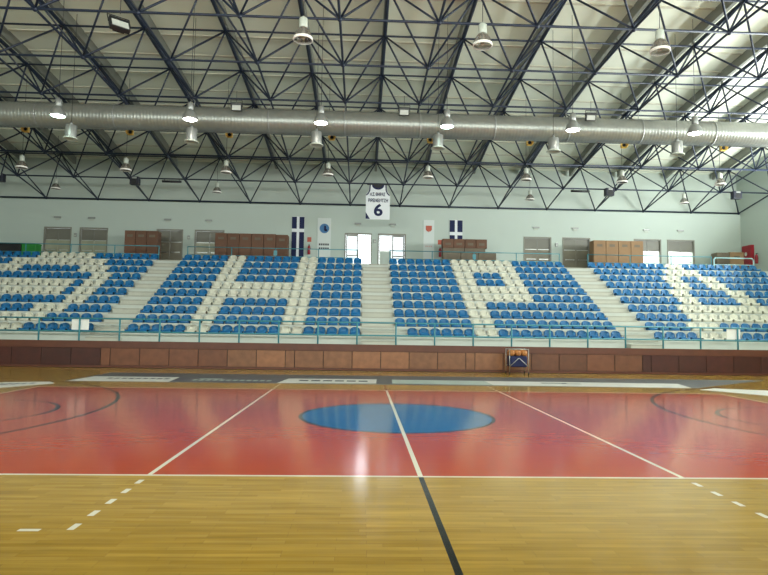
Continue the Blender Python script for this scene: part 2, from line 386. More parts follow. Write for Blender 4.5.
for (a, b_), pl, x in zip(DOORS, PL, (-18.78, -16.8, -12.34, -9.92, -1.02, 1.09, 9.83, 12.24, 16.66, 18.79)):
    t = thing('emergency_light', 'small grey emergency light on the wall above the ' + pl, 'emergency light', (x, YB, 7.8), 'emergency lights above the doors')
    bm = B(); box(bm, x - .2, YB - .09, 7.83, x + .2, YB - .001, 7.93, .01); obj('lamp_housing', bm, M_LAMPG, t)
    bm = B(); box(bm, x - .12, YB - .05, 7.72, x + .12, YB - .03, 7.83); obj('sign_plate', bm, M_LAMPW, t)
for x, lab in ((-17.7, 'between the two leftmost grey doors'), (-11.07, 'between the left-stairs door and the carton-covered door'), (.02, 'between the two bright centre doors'), (11.1, 'between the two dark doors on the right')):
    t = thing('call_point', 'small grey call point on the wall ' + lab, 'alarm call point', (x, YB, 6.8), 'wall call points')
    bm = B(); box(bm, x - .08, YB - .06, 6.72, x + .08, YB - .001, 6.96, .01); obj('call_box', bm, M_LAMPG, t)
    bm = B(); box(bm, x - .05, YB - .07, 6.78, x + .05, YB - .061, 6.84); obj('button_plate', bm, M_LAMPW, t)

# ------------------------------------------------------------ roof space frame
truss = thing('roof_truss', 'navy blue tubular steel space-frame truss spanning the whole roof', 'roof truss', (0, 17.2, 10.9))
OX = -1.504
AX = [OX + 3 * i for i in range(-8, 9)]; AY = [35.18 - 3 * k for k in range(13)]
BX = [OX + 1.5 + 3 * i for i in range(-8, 8)]; BY = [33.68 - 3 * k for k in range(12)]
def zAn(y): return zA(y)
def zBn(y): return zA(y) + TK
for y in AY:
    bm = B(); tube(bm, (AX[0], y, zAn(y)), (AX[-1], y, zAn(y)), .05 if y > 35 or abs(y - 29.18) < .1 else .04)
    for x in AX: ball(bm, (x, y, zAn(y)), .085, 8, 6)
    obj('bottom_chord', bm, M_STEEL, truss)
for y in BY:
    bm = B(); tube(bm, (BX[0], y, zBn(y)), (BX[-1], y, zBn(y)), .038)
    for x in BX: ball(bm, (x, y, zBn(y)), .09, 8, 6)
    obj('top_chord', bm, M_STEEL, truss)
for x in AX:
    bm = B()
    for p, q in zip(AY[:-1], AY[1:]): tube(bm, (x, p, zAn(p)), (x, q, zAn(q)), .04, 8, False)
    obj('bottom_chord', bm, M_STEEL, truss)
for x in BX:
    bm = B()
    for p, q in zip(BY[:-1], BY[1:]): tube(bm, (x, p, zBn(p)), (x, q, zBn(q)), .075, 8, False)
    obj('top_chord', bm, M_STEEL, truss)
    bm = B(); ys = [35.3 - 36.2 * k / 36 for k in range(37)]
    for p, q in zip(ys[:-1], ys[1:]):
        vs = [bm.verts.new((x + dx, yy, zz)) for yy in (p, q) for dx, zz in ((-.07, zBn(yy) + .2), (.07, zBn(yy) + .2), (.07, zDeck(yy) + .02), (-.07, zDeck(yy) + .02))]
        for k in range(4): bm.faces.new((vs[k], vs[(k + 1) % 4], vs[4 + (k + 1) % 4], vs[4 + k]))
    bmesh.ops.remove_doubles(bm, verts=bm.verts, dist=.001)
    for y in BY: tube(bm, (x, y, zBn(y)), (x, y, zBn(y) + .22), .05)
    obj('purlin', bm, M_PURLIN, truss, 'grey purlin under the ceiling')
diags = []
for bx_ in BX:
    for by in BY:
        for dx in (-1.5, 1.5):
            for dy in (-1.5, 1.5):
                ax_, ay_ = bx_ + dx, by + dy
                p, q = (bx_, by, zBn(by)), (ax_, ay_, zAn(ay_))
                mid = Vector(((p[0] + q[0]) / 2, (p[1] + q[1]) / 2, (p[2] + q[2]) / 2)) - Vector((CAM_X, 0, CAM_H))
                d = mid.dot(fw); vis = d > 1 and abs(mid.dot(rt) / d) < .66 and mid.dot(up) / d < .5
                diags.append((0 if vis else 1, d, p, q))
diags.sort(key=lambda t: (t[0], t[1]))
for _, _, p, q in diags[:100]:
    bm = B(); tube(bm, p, q, .036, 6); obj('diagonal_brace', bm, M_STEEL, truss)
bm = B()
for _, _, p, q in diags[100:]: tube(bm, p, q, .036, 6)
o = obj('diagonal_brace', bm, M_STEEL, truss); o['kind'] = 'stuff'; o['label'] = 'further diagonal braces of the roof truss'

# ------------------------------------------------------------ grandstand
R0, RD, RH, T1 = 23.25, .775, .403, 1.3
def tread(i): return T1 + RH * (i - 1)
stand = thing('grandstand', 'white stepped grandstand behind the teal front railing, faced with brown wood', 'grandstand', (0, 22.5, 0))
for i in range(1, 11):
    y0 = R0 + RD * (i - 1); y1 = y0 + RD if i < 10 else YB - .01
    bm = B(); box(bm, XL + .02, y0, 0.01, XR - .02, y1, tread(i)); obj('terrace_step', bm, M_CONC, stand)
bm = B(); box(bm, XL + .02, 22.56, .01, XR - .02, R0, .98); obj('walkway', bm, M_CONC, stand)
AISLES = [(-11.22, -9.95, 'left'), (-.72, .66, 'centre'), (9.89, 11.22, 'right')]
for a, b_, nm in AISLES:
    bm = B()
    for i in range(0, 10):
        zt = tread(i) if i else .98
        y0 = R0 + RD * i
        box(bm, a + .03, y0 - .36, zt, b_ - .03, y0 + .01, zt + (RH if i else .32) / 2)
    fl = obj('stair_flight', bm, M_STAIR, stand, nm + ' flight of pale steps')
    bm = B()
    for i in range(0, 10):
        zt = (tread(i) if i else .98) + (RH if i else .32) / 2; y0 = R0 + RD * i
        box(bm, a + .03, y0 - .375, zt - .05, b_ - .03, y0 - .361, zt - .005)
        box(bm, a + .03, y0 - .012, tread(i + 1) - .055, b_ - .03, y0 - .001, tread(i + 1) - .005)
    obj('step_shade_strip', bm, M_STEPSHADE, fl)  # added strips, darkened to set treads off from risers like shade
# wood facing: groove backing, band on top, skirting and separate panels
bm = B(); box(bm, XL + .02, 22.50, .01, XR - .02, 22.56, .98); fc = obj('wood_facing', bm, M_GROOVE, stand)
bm = B(); box(bm, XL + .02, 22.465, .74, XR - .02, 22.5, 1.0); obj('top_board', bm, M_WOODB, fc)
bm = B(); box(bm, XL + .02, 22.47, .01, XR - .02, 22.5, .09); obj('skirting_board', bm, M_WOODB, fc)
x = -3.55 - 6.86 * 3
seq = [.35] + [1.085] * 6
k = 0
while x < XR - .1:
    wd = seq[k % 7]; k += 1
    a, b_ = max(x, XL + .05), min(x + wd, XR - .05)
    if b_ - a > .1:
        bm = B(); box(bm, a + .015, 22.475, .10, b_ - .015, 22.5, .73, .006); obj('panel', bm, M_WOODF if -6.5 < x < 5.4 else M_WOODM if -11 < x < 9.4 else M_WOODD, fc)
    x += wd

# ------------------------------------------------------------ seats
def seat_mesh(m):
    prof = [(-.405, .004), (-.415, .06), (-.405, .105), (-.36, .11), (-.22, .09), (-.09, .085), (-.035, .10), (-.005, .15), (.012, .21), (.025, .285), (.034, .35), (.036, .362)]
    U = [-1, -.93, -.78, -.5, -.17, .17, .5, .78, .93, 1]
    bm = B(); g = []
    for j, (y, z) in enumerate(prof):
        row = []
        for u in U:
            a = abs(u); xx = u * .196; yy, zz = y, z
            if j >= 7:                                   # backrest: arched top, sides wrap forwards
                s = (j - 7) / 4; zz = .10 + (z - .10) * (1 - .36 * s * a ** 3.4); yy = y - .05 * a ** 3; xx = u * (.196 - .014 * s * s)
            elif j >= 3: zz = z + .035 * a ** 4
            elif j < 3: yy = y + .05 * a ** 4
            row.append(bm.verts.new((xx, yy, zz)))
        g.append(row)
    for A, Bq in zip(g[:-1], g[1:]):
        for k in range(len(U) - 1):
            f = bm.faces.new((A[k], A[k + 1], Bq[k + 1], Bq[k])); f.smooth = True
    bmesh.ops.recalc_face_normals(bm, faces=bm.faces)
    r = bmesh.ops.solidify(bm, geom=bm.faces[:], thickness=.014)
    box(bm, -.12, -.30, 0, .12, -.10, .075)              # moulded foot bolted to the step
    bmesh.ops.recalc_face_normals(bm, faces=bm.faces)
    me = bpy.data.meshes.new('stadium_seat'); bm.to_mesh(me); bm.free(); me.materials.append(m); return me
ME_B, ME_W = seat_mesh(M_BLUE), seat_mesh(M_WHITE)
def rng(*p):
    s = set()
    for a, b_ in p: s |= set(range(a, b_ + 1))
    return s
E0 = set()
WH = {1: {10: rng((8, 13)), 9: rng((6, 15)), 8: rng((5, 7), (14, 16)), 7: rng((4, 5), (16, 17)), 6: rng((4, 5), (7, 14), (16, 17)), 5: rng((4, 5), (7, 14), (16, 17)),
          4: rng((4, 5), (16, 17)), 3: rng((5, 7), (14, 16)), 2: rng((6, 15)), 1: rng((7, 14))},
      2: {**{i: rng((6, 7), (14, 15)) for i in (1, 2, 3, 4, 7, 8, 9, 10)}, 5: rng((6, 15)), 6: rng((6, 15))},
      3: {10: rng((8, 14)), 9: rng((8, 14)), 8: rng((8, 9), (13, 14)), 7: rng((8, 9), (13, 14)), 6: rng((8, 14)), 5: rng((8, 14)), **{i: rng((8, 9)) for i in (1, 2, 3, 4)}},
      4: {10: rng((10, 11)), 9: rng((9, 12)), 8: rng((8, 9), (12, 13)), 7: rng((8, 9), (12, 13)), 6: rng((7, 8), (13, 14)), 5: rng((7, 8), (13, 14)), 4: rng((6, 15)), 3: rng((6, 15)), 2: rng((5, 7), (14, 16)), 1: rng((5, 7), (14, 16))}}
ORD = ['', 'first', 'second', 'third', 'fourth', 'fifth', 'sixth', 'seventh', 'eighth', 'ninth', 'tenth', 'eleventh', 'twelfth', 'thirteenth', 'fourteenth', 'fifteenth', 'sixteenth', 'seventeenth', 'eighteenth', 'nineteenth', 'twentieth']
SW = .4615
spots = []
for blk in (1, 2, 3, 4):
    for row in range(1, 11):
        for c in range(1, 21):
            if blk == 1: x = -11.22 - SW * (c - .5); side = '%s seat left of the left stairs' % ORD[c]
            elif blk == 2: x = -9.95 + SW * (c - .5); side = '%s seat right of the left stairs' % ORD[c] if c <= 10 else '%s seat left of the centre stairs' % ORD[21 - c]
            elif blk == 3: x = .66 + SW * (c - .5); side = '%s seat right of the centre stairs' % ORD[c] if c <= 10 else '%s seat left of the right stairs' % ORD[21 - c]
            else: x = 11.22 + SW * (c - .5); side = '%s seat right of the right stairs' % ORD[c]
            if blk == 3 and row == 1 and c == 1: continue          # this seat is missing in the front row
            y = R0 + .45 + RD * (row - 1)
            white = c in WH[blk][row]
            vis = abs(math.atan2(x - CAM_X, y) - YAW) < .585
            spots.append((row, abs(x), x, y, white, side, vis))
spots.sort(key=lambda s: (not s[6], s[0], s[1]))
rest = [(x, y, row, ME_W if white else ME_B) for row, _, x, y, white, side, vis in spots[300:]]
for row, _, x, y, white, side, vis in spots[:300]:
    col = 'white' if white else 'blue'
    o = bpy.data.objects.new('stadium_seat', ME_W if white else ME_B); C.objects.link(o); o.location = (x, y, tread(row))
    tag(o, '%s plastic stadium seat, %s row up, %s' % (col, ORD[row], side), 'seat', '%s grandstand seats' % col)
bm = B()
for x, y, row, me in rest:
    n0 = len(bm.verts); n1 = len(bm.faces); bm.from_mesh(me); bm.verts.ensure_lookup_table(); bm.faces.ensure_lookup_table()
    for v in bm.verts[n0:]: v.co += Vector((x, y, tread(row)))
    if me is ME_W:
        for f in bm.faces[n1:]: f.material_index = 1
o = obj('stadium_seats', bm, M_BLUE); o.data.materials.append(M_WHITE)
tag(o, 'remaining plastic seats in the upper rows of the grandstand', 'seats', None, 'stuff')

# ------------------------------------------------------------ railings
def railing(name, label, a, b_, y, zb, ztop, zmid, posts, m, r=.022, pr=.024, group=None, cap=False):
    t = thing(name, label, 'railing', ((a + b_) / 2, y, zb), group)
    bm = B(); tube(bm, (a, y, ztop), (b_, y, ztop), r, 10); obj('top_rail', bm, m, t)
    bm = B(); tube(bm, (a, y, zmid), (b_, y, zmid), r, 10); obj('mid_rail', bm, m, t)
    for p in posts:
        bm = B(); tube(bm, (p, y, zb), (p, y, ztop), pr, 10); ball(bm, (p, y, ztop), pr * 1.1, 8, 6); obj('post', bm, m, t)
    return t
fp = [-.86 + 1.492 * k for k in range(-16, 16)]
fp = [p for p in fp if XL + .1 < p < XR - .1]
t = railing('front_railing', 'long teal steel railing along the front edge of the grandstand', fp[0], fp[-1], 22.62, .98, 1.83, 1.345, fp, M_TEAL, .03, .032)
for a, b_, nm, m, ps in ((-20.45, -11.37, 'teal guard rail along the top of the leftmost seat block', M_TEAL, [-20.45, -18.2, -15.9, -13.65, -11.37]),
                         (-9.9, -.94, 'teal guard rail at the top between left and centre stairs', M_TEAL, [-9.88, -7.6, -5.3, -3.04, -.94]),
                         (.74, 9.85, 'teal guard rail at the top between centre and right stairs', M_TEAL, [.74, 3.0, 5.25, 7.52, 9.85]),
                         (11.4, 18.2, 'teal guard rail at the top right of the right stairs', M_TEAL, [11.4, 13.72, 15.97, 18.2])):
    railing('landing_railing', nm, a, b_, 31.05, Z10, 5.74, 5.31, ps, m, .022, .024, 'guard rails on the landing')
t = thing('landing_railing', 'pale guard rail with rounded corners at the far right of the landing', 'railing', (19.4, 31.05, Z10), 'guard rails on the landing')
bm = B(); poly_tube(bm, [(18.34, 31.05, Z10), (18.34, 31.05, 5.62), (18.42, 31.05, 5.7), (20.44, 31.05, 5.7), (20.54, 31.05, 5.6), (20.54, 31.05, Z10)], .032, 10); obj('rail_hoop', bm, M_RAILLIT, t)
bm = B(); tube(bm, (18.34, 31.05, 5.33), (20.54, 31.05, 5.33), .026, 10); obj('mid_rail', bm, M_RAILLIT, t)
for x0, x1, lab in ((-11.62, -10.98, 'white sheet hung on the front railing below the left stairs'), (13.65, 14.2, 'white sheet hung on the front railing right of the right stairs')):
    bm = B(); box(bm, x0, 22.668, 1.40, x1, 22.676, 1.80); tag(obj('notice_sheet', bm, M_PAPER), lab, 'notice sheet')
for x, lab in ((-5.3, 'left of centre'), (5.25, 'right of centre')):
    bm = B(); box(bm, x - .09, 30.99, 5.36, x + .09, 31.02, 5.62); tag(obj('sign_plate', bm, M_TEAL), 'small teal plate fixed to the landing guard rail ' + lab, 'sign plate')

# ------------------------------------------------------------ ventilation duct
dt = thing('ventilation_duct', 'large round galvanised ventilation duct running across under the roof', 'duct', (0, 23.2, 9.81))
bm = B(); n = 28; rr = .485; xs_ = []; x = XL + .1
pts = []
while x < XR - .1:
    for dx, r_ in ((0, rr), (.085, rr), (.10, rr + .005), (.115, rr)): pts.append((x + dx, r_))
    x += .13
rings = [[bm.verts.new((x_, 23.2 + r_ * math.cos(2 * math.pi * k / n), 9.81 + r_ * math.sin(2 * math.pi * k / n))) for k in range(n)] for x_, r_ in pts]
for A, Bq in zip(rings[:-1], rings[1:]):
    for k in range(n):
        f = bm.faces.new((A[k], A[(k + 1) % n], Bq[(k + 1) % n], Bq[k])); f.smooth = True
bm.faces.new(rings[0]); bm.faces.new(rings[-1][::-1])
obj('duct_tube', bm, M_DUCT, dt)
for x in AX[1:-1]:
    bm = B(); lathe(bm, (0, 0, 0), [(rr + .016, -.03), (rr + .02, -.03), (rr + .02, .03), (rr + .016, .03)], 28, False, False)
    for v in bm.verts: v.co = Vector((x + v.co.z, 23.2 + v.co.x, 9.81 + v.co.y))
    tube(bm, (x, 23.2, 9.81 + rr), (x, 23.2, zA(23.2)), .012, 6)
    obj('hanger_strap', bm, M_LAMPG, dt)

# ------------------------------------------------------------ lamps
def wire(bm, x, y, z, sup=None): tube(bm, (x, y, z), (x, y, zB_here(y)), .008, 5)
def zB_here(y): return zDeck(y) - .002
def bell_lamp(x, y, zr, label, lit=None, s=1., group=None):
    t = thing('pendant_lamp', label, 'lamp', (x, y, zr), group)
    bm = B(); lathe(bm, (x, y, zr), [(r * s, z * s) for r, z in ((.255, 0), (.262, .03), (.25, .10), (.215, .19), (.16, .27), (.115, .33))], 20, False, True); obj('bell_shade', bm, M_LAMPG if lit else M_ACRYL, t)
    bm = B(); lathe(bm, (x, y, zr), [(r * s, z * s) for r, z in ((.10, .325), (.115, .34), (.115, .58), (.10, .60), (.03, .61), (.03, .66))], 16); obj('ballast_housing', bm, M_LAMPG if lit else M_LAMPW, t)
    bm = B()
    lathe(bm, (x, y, zr), [(r * s, z * s) for r, z in ((.245, -.015), (.268, -.01), (.272, .05), (.262, .055))], 20, False, False); obj('rim_ring', bm, M_LAMPG if lit else M_GLINT, t)  # on unlit lamps the ring's colour stands in for glints
    bm = B()
    if lit: lathe(bm, (x, y, zr), [(.02 * s, -.045 * s), (.12 * s, -.04 * s), (.2 * s, -.02 * s), (.245 * s, .005), (.245 * s, .03)], 20); obj('lit_lens', bm, lit, t)
    else: lathe(bm, (x, y, zr), [(.03 * s, .02 * s), (.06 * s, .05 * s), (.075 * s, .12 * s), (.05 * s, .25 * s), (.035 * s, .32 * s)], 12); obj('bulb', bm, M_GLASSW, t)
    bm = B(); tube(bm, (x, y, zr + .65 * s), (x, y, zB_here(y)), .009, 5); obj('suspension_wire', bm, M_DARK, t)
    return t
POS6 = ['leftmost', 'second from the left', 'third from the left', 'third from the right', 'second from the right', 'rightmost']
for k, x in enumerate((-11.62, -6.97, -2.29, 2.29, 6.94, 11.52)):
    bell_lamp(x, 20.9, 9.0, '%s glowing pendant lamp in front of the duct, %s of six' % ('greenish' if k in (0, 3) else 'warm white', POS6[k]), M_LITG if k in (0, 3) else M_LIT, 1.0, 'lit lamps in front of the duct')
for k, x in enumerate((-2.33, 2.34, 7.06)):
    bell_lamp(x, 14.8, 9.03, 'large unlit clear bell lamp close to the camera, %s of three' % ('leftmost', 'middle one', 'rightmost')[k], None, .96, 'large unlit bell lamps')
for k, x in enumerate((-16.19, -11.55, -7.03, -2.36, 2.26, 6.86, 11.41, 16.12)):
    bell_lamp(x, 26.8, 8.62, 'small unlit bell lamp beyond the duct, %s in its row of eight' % (ORD[k + 1] + ' from the left'), None, .92, 'unlit bell lamps beyond the duct')
for x, lab in ((-17.75, 'far left before the grey upper wall'), (-8.91, 'left of the hanging shirt banner'), (8.77, 'right of the hanging shirt banner'), (17.73, 'far right before the grey upper wall')):
    bell_lamp(x, 32.8, 9.05, 'small unlit lamp near the back wall, ' + lab, None, .9, 'unlit lamps near the back wall')
for k, x in enumerate((-11.66, -7.21, -2.53, 2.1, 6.56, 11.41)):
    y, zr = 21.95, 8.48
    t = thing('cylinder_lamp', 'grey cylinder lamp with white rim just below the duct, %s of six' % POS6[k], 'lamp', (x, y, zr), 'cylinder lamps below the duct')
    bm = B(); lathe(bm, (x, y, zr), [(.2, .05), (.205, .08), (.2, .5), (.19, .53)], 18, False, True); lathe(bm, (x, y, zr), [(.06, .53), (.06, .66)], 10); obj('lamp_cylinder', bm, M_LAMPG, t)
    bm = B(); lathe(bm, (x, y, zr), [(.17, .06), (.25, .0), (.275, .01), (.27, .035), (.2, .08)], 20, False, False); obj('lamp_rim', bm, M_LAMPW, t)
    bm = B(); lathe(bm, (x, y, zr), [(.165, .055), (.165, .07)], 16); obj('lens', bm, M_GLASSW, t)
    bm = B(); tube(bm, (x, y, zr + .65), (x, y, zB_here(y)), .009, 5); obj('suspension_wire', bm, M_DARK, t)
def floodlight(x, y, z, yaw, tilt, label, s=1.):
    t = thing('floodlight', label, 'floodlight', (x, y, z)); Rm = Matrix.Translation((x, y, z)) @ Matrix.Rotation(yaw, 4, 'Z') @ Matrix.Rotation(tilt, 4, 'X')
    def put(nm, bm, m):
        bmesh.ops.transform(bm, matrix=Rm, verts=bm.verts); obj(nm, bm, m, t)
    bm = B(); box(bm, -.2 * s, -.02, -.16 * s, .2 * s, .1 * s, .16 * s, .015); box(bm, -.12 * s, .1 * s, -.1 * s, .12 * s, .17 * s, .1 * s, .02); put('flood_housing', bm, M_BLACKP)
    bm = B(); box(bm, -.165 * s, -.032, -.135 * s, .165 * s, -.021, .05 * s); put('flood_glass', bm, M_GLASSW)
    bm = B(); tube(bm, (-.22 * s, .03, 0), (-.22 * s, .03, .24 * s), .012, 6); tube(bm, (.22 * s, .03, 0), (.22 * s, .03, .24 * s), .012, 6); tube(bm, (-.22 * s, .03, .24 * s), (.22 * s, .03, .24 * s), .012, 6); put('bracket', bm, M_DARK)
    bm = B(); tube(bm, (x, y, z + .2 * s), (x, y, zA(y) + (0 if y > 20 else 2)), .009, 5); obj('suspension_wire', bm, M_DARK, t)
floodlight(-6.66, 14.0, 8.9, math.radians(38), math.radians(-30), 'black floodlight tilted down, hanging at the upper left near the camera', 1.15)
for x, lab in ((-5.69, 'left of centre'), (.83, 'near the centre'), (8.25, 'right of centre')):
    floodlight(x, 22.5, 10.12, 0, math.radians(12), 'black floodlight with white face above the duct, ' + lab, 1.0)
for k, x in enumerate((-15.71, -11.15, -6.76, -2.18, 2.27, 6.83, 11.21, 15.88)):
    y, z = 26.1, 10.18
    t = thing('horn_loudspeaker', 'small yellow horn with dark mouth under the duct edge, %s from the left of eight' % ORD[k + 1], 'loudspeaker', (x, y, z), 'yellow horns beyond the duct')
    bm = B(); box(bm, x - .13, y, z - .13, x + .13, y + .12, z + .13, .03); lathe(bm, (0, 0, 0), [(.1, 0), (.17, .1), (.165, .1), (.09, 0)], 16, True, False)
    for v in bm.verts:
        if abs(v.co.y) < 5: v.co = Vector((x + v.co.x, y - v.co.z, z + v.co.y))
    obj('horn', bm, M_YELLOW, t)
    bm = B(); disc_y(bm, (x, y - .012, z), .07, .02, 16); obj('horn_mouth', bm, M_DARK, t)
    bm = B(); tube(bm, (x, y + .06, z + .12), (x, y + .08, zA(26.18) + .02), .02, 6); obj('bracket', bm, M_DARK, t)
for x, lab in ((-20.27, 'at the far left of the back truss'), (-13.1, 'on the back truss above the left stairs'), (12.98, 'on the back truss above the right stairs'), (20.24, 'on the back truss near the right corner')):
    y, z = 31.95, 9.38
    t = thing('box_loudspeaker', 'dark navy box loudspeaker ' + lab, 'loudspeaker', (x, y, z), 'dark loudspeakers on the back truss')
    bm = B(); box(bm, x - .24, y - .2, z - .22, x + .24, y + .14, z + .22, .03); obj('speaker_box', bm, M_SPK, t)
    bm = B(); disc_y(bm, (x, y - .2, z - .05), .15, .02, 18); obj('speaker_cone', bm, M_DARK, t)
    bm = B(); box(bm, x - .1, y - .215, z + .1, x + .14, y - .2, z + .18); obj('badge_plate', bm, M_CHROME, t)
    bm = B(); tube(bm, (x, y, z + .2), (x, 32.15, zA(32.18)), .03, 6); obj('bracket', bm, M_DARK, t)
for x, lab in ((-11.22, 'left'), (11.44, 'right')):
    t = thing('dark_bar', 'slim dark bar under the back truss chord, %s of the shirt banner' % lab, 'rolled screen', (x, 32.18, 9.5))  # plain dark bar hung from the chord, its use not known
    bm = B(); tube(bm, (x - .52, 32.18, 9.46), (x + .52, 32.18, 9.46), .065, 10); obj('bar_tube', bm, M_BLACKP, t)
    bm = B()
    for dx in (-.4, .4): tube(bm, (x + dx, 32.18, 9.5), (x + dx, 32.18, zA(32.18)), .015, 6)
    obj('hanger', bm, M_DARK, t)

# ------------------------------------------------------------ hanging shirt banner
t = thing('shirt_banner', 'white basketball shirt banner with a dark number 6 hanging from the truss', 'banner', (.08, 32.1, 8.5))
cx, z1, z0 = .08, 9.5, 7.58
out = [(-.66, z0), (.66, z0), (.66, z1 - .52), (.56, z1 - .42), (.50, z1 - .28), (.48, z1)] + [(.30, z1)] + [(.30 * math.cos(a), z1 - .22 * math.sin(a)) for a in [math.pi * k / 10 for k in range(1, 10)]] + [(-.30, z1), (-.48, z1), (-.50, z1 - .28), (-.56, z1 - .42), (-.66, z1 - .52)]
bm = B(); A = [bm.verts.new((cx + a, 32.02, z)) for a, z in out]; f = bm.faces.new(A)
g = bmesh.ops.extrude_face_region(bm, geom=[f]); bmesh.ops.translate(bm, verts=[v for v in g['geom'] if isinstance(v, bmesh.types.BMVert)], vec=(0, .02, 0))
bmesh.ops.triangulate(bm, faces=[f for f in bm.faces if len(f.verts) > 4]); obj('shirt', bm, M_CLOTH, t)
bm = B()
ang = [math.pi * k / 12 for k in range(13)]
for s_ in (0,):
    q = [(cx + .34 * math.cos(a), z1 - .26 * math.sin(a)) for a in ang]; p = [(cx + .24 * math.cos(a), z1 - .16 * math.sin(a)) for a in ang]
    for k in range(12):
        vs = [bm.verts.new((a, 32.012, z)) for a, z in (q[k], q[k + 1], p[k + 1], p[k])]; bm.faces.new(vs)
for s_ in (-1, 1):
    pa = [(.47, z1), (.485, z1 - .28), (.545, z1 - .44), (.66, z1 - .55)]; pb = [(.40, z1), (.42, z1 - .30), (.50, z1 - .49), (.62, z1 - .60)]
    for k in range(3):
        bm.faces.new([bm.verts.new((cx + s_ * a, 32.012, z)) for a, z in (pa[k], pa[k + 1], pb[k + 1], pb[k])])
bm.faces.new([bm.verts.new((cx + a, 32.012, z)) for a, z in ((-.66, z0 + .02), (-.42, z0 + .02), (-.66, z0 + .40))])
obj('dark_trim', bm, M_NAVY, t)
bm = B(); box(bm, cx - .6, 32.05, z1 - .0, cx + .6, 32.08, z1 + .06); tube(bm, (cx - .5, 32.06, z1 + .05), (cx - .5, 32.18, zA(32.18)), .012, 5); tube(bm, (cx + .5, 32.06, z1 + .05), (cx + .5, 32.18, zA(32.18)), .012, 5)
box(bm, cx - .30, 32.05, z1 - .2, cx + .30, 32.06, z1); obj('hanging_bar', bm, M_DARK, t)
wall_text('lettering', 'Α.Σ. ΘΗΡΑΣ', cx - .02, 32.012, z1 - .52, .84, .2, M_NAVY, t)
wall_text('lettering', 'ΒΡΕΜΕΝΤΖΗ', cx + .02, 32.012, z1 - .86, 1.08, .2, M_NAVY, t)
wall_text('number', '6', cx + .03, 32.012, z1 - 1.39, .48, .68, M_NAVY, t)

# ------------------------------------------------------------ banners, posters and boxes on the landing
for x0, x1, lab in ((-4.98, -4.24, 'navy banner with white cross on the wall beside the six brown cartons'), (4.54, 5.32, 'navy banner with white cross on the wall behind the low carton pile')):
    t = thing('cross_banner', lab, 'banner', ((x0 + x1) / 2, YB, 5.6), 'navy and white cross banners')
    bm = B(); box(bm, x0, YB - .02, 5.35, x1, YB - .004, 8.24); obj('white_cross', bm, M_CLOTH, t)
    w_ = (x1 - x0 - .16) / 2
    for a in (x0, x1 - w_):
        for za, zb in ((7.50, 8.22), (5.37, 7.30)):
            bm = B(); box(bm, a, YB - .028, za, a + w_, YB - .021, zb); obj('navy_field', bm, M_NAVY, t)
t = thing('wall_poster', 'white wall poster with round blue emblem left of the bright doors', 'poster', (-3.04, YB, 6))
bm = B(); box(bm, -3.44, YB - .02, 5.5, -2.64, YB - .004, 8.18); obj('poster_sheet', bm, M_POST, t)
bm = B(); disc_y(bm, (-3.03, YB - .02, 7.55), .29, .008); obj('round_emblem', bm, M_SKYBL, t)
bm = B(); box(bm, -3.05, YB - .036, 7.42, -2.93, YB - .029, 7.72); box(bm, -3.0, YB - .036, 7.38, -2.86, YB - .029, 7.5); obj('emblem_figure', bm, M_NAVY, t)
bm = B()
for r_, z in enumerate((6.52, 6.28)):
    for k in range(5): box(bm, -3.34 + k * .125, YB - .027, z, -3.34 + k * .125 + .095, YB - .021, z + .12)
obj('dark_lettering', bm, M_INK, t)
t = thing('wall_poster', 'pale wall poster with small red crest right of the bright doors', 'poster', (3.27, YB, 6))
bm = B(); box(bm, 2.95, YB - .02, 5.5, 3.6, YB - .004, 8.2); obj('poster_sheet', bm, M_POST, t)
bm = B(); prism(bm, [(3.09, 7.85), (3.09, 7.6), (3.17, 7.5), (3.24, 7.5), (3.27, 7.43), (3.3, 7.5), (3.37, 7.5), (3.45, 7.6), (3.45, 7.85)], 0, .008)
for v in bm.verts: v.co = Vector((v.co.x, YB - .021 - v.co.z, v.co.y))
obj('red_crest', bm, M_CREST, t)
bm = B()
for k in range(4): box(bm, 3.07 + k * .11, YB - .027, 6.55, 3.14 + k * .11, YB - .021, 6.63)
obj('faint_lettering', bm, mat('faint_red_ink', (206, 176, 170), .6), t)
def carton(x0, x1, y0, y1, z0, z1, m, label, group):
    t = thing('cardboard_carton', label, 'carton', ((x0 + x1) / 2, (y0 + y1) / 2, z0), group)
    bm = B(); box(bm, x0, y0, z0, x1, y1, z1, .015); obj('carton_body', bm, m, t)
    bm = B(); box(bm, x0 + .01, (y0 + y1) / 2 - .03, z1, x1 - .01, (y0 + y1) / 2 + .03, z1 + .004); box(bm, (x0 + x1) / 2 - .16, y0 - .006, z1 - .36, (x0 + x1) / 2 + .16, y0 - .001, z1 - .22); obj('tape_strip', bm, M_TAPE, t)
for k in range(3):
    x = -14.0 + .61 * k; carton(x, x + .59, 33.1, 33.75, Z10, 6.86, M_CARTON, '%s of three tall brown cartons left of the left stairs door' % ('leftmost', 'middle', 'rightmost')[k], 'cartons left of the left stairs')
for k in range(6):
    x = -9.0 + .68 * k; carton(x, x + .66, 33.1, 33.75, Z10, 6.82 - (.0 if k < 5 else .03), M_CARTON, '%s from the left of six tall brown cartons left of the cross banner' % ORD[k + 1], 'six cartons left of centre')
for k in range(4):
    x = 12.55 + .73 * k; carton(x, x + .71, 33.1, 33.75, Z10, 6.85, M_CARTON2, '%s from the left of four pale brown cartons beside the right stairs' % ORD[k + 1], 'four cartons by the right stairs')
for k in range(3):
    x = 3.86 + 1.02 * k; carton(x, x + 1.0, 33.05, 33.75, Z10, 5.98, M_TAPE, '%s of three low grey-brown cartons under the right cross banner' % ('leftmost', 'middle', 'rightmost')[k], 'low cartons right of centre')
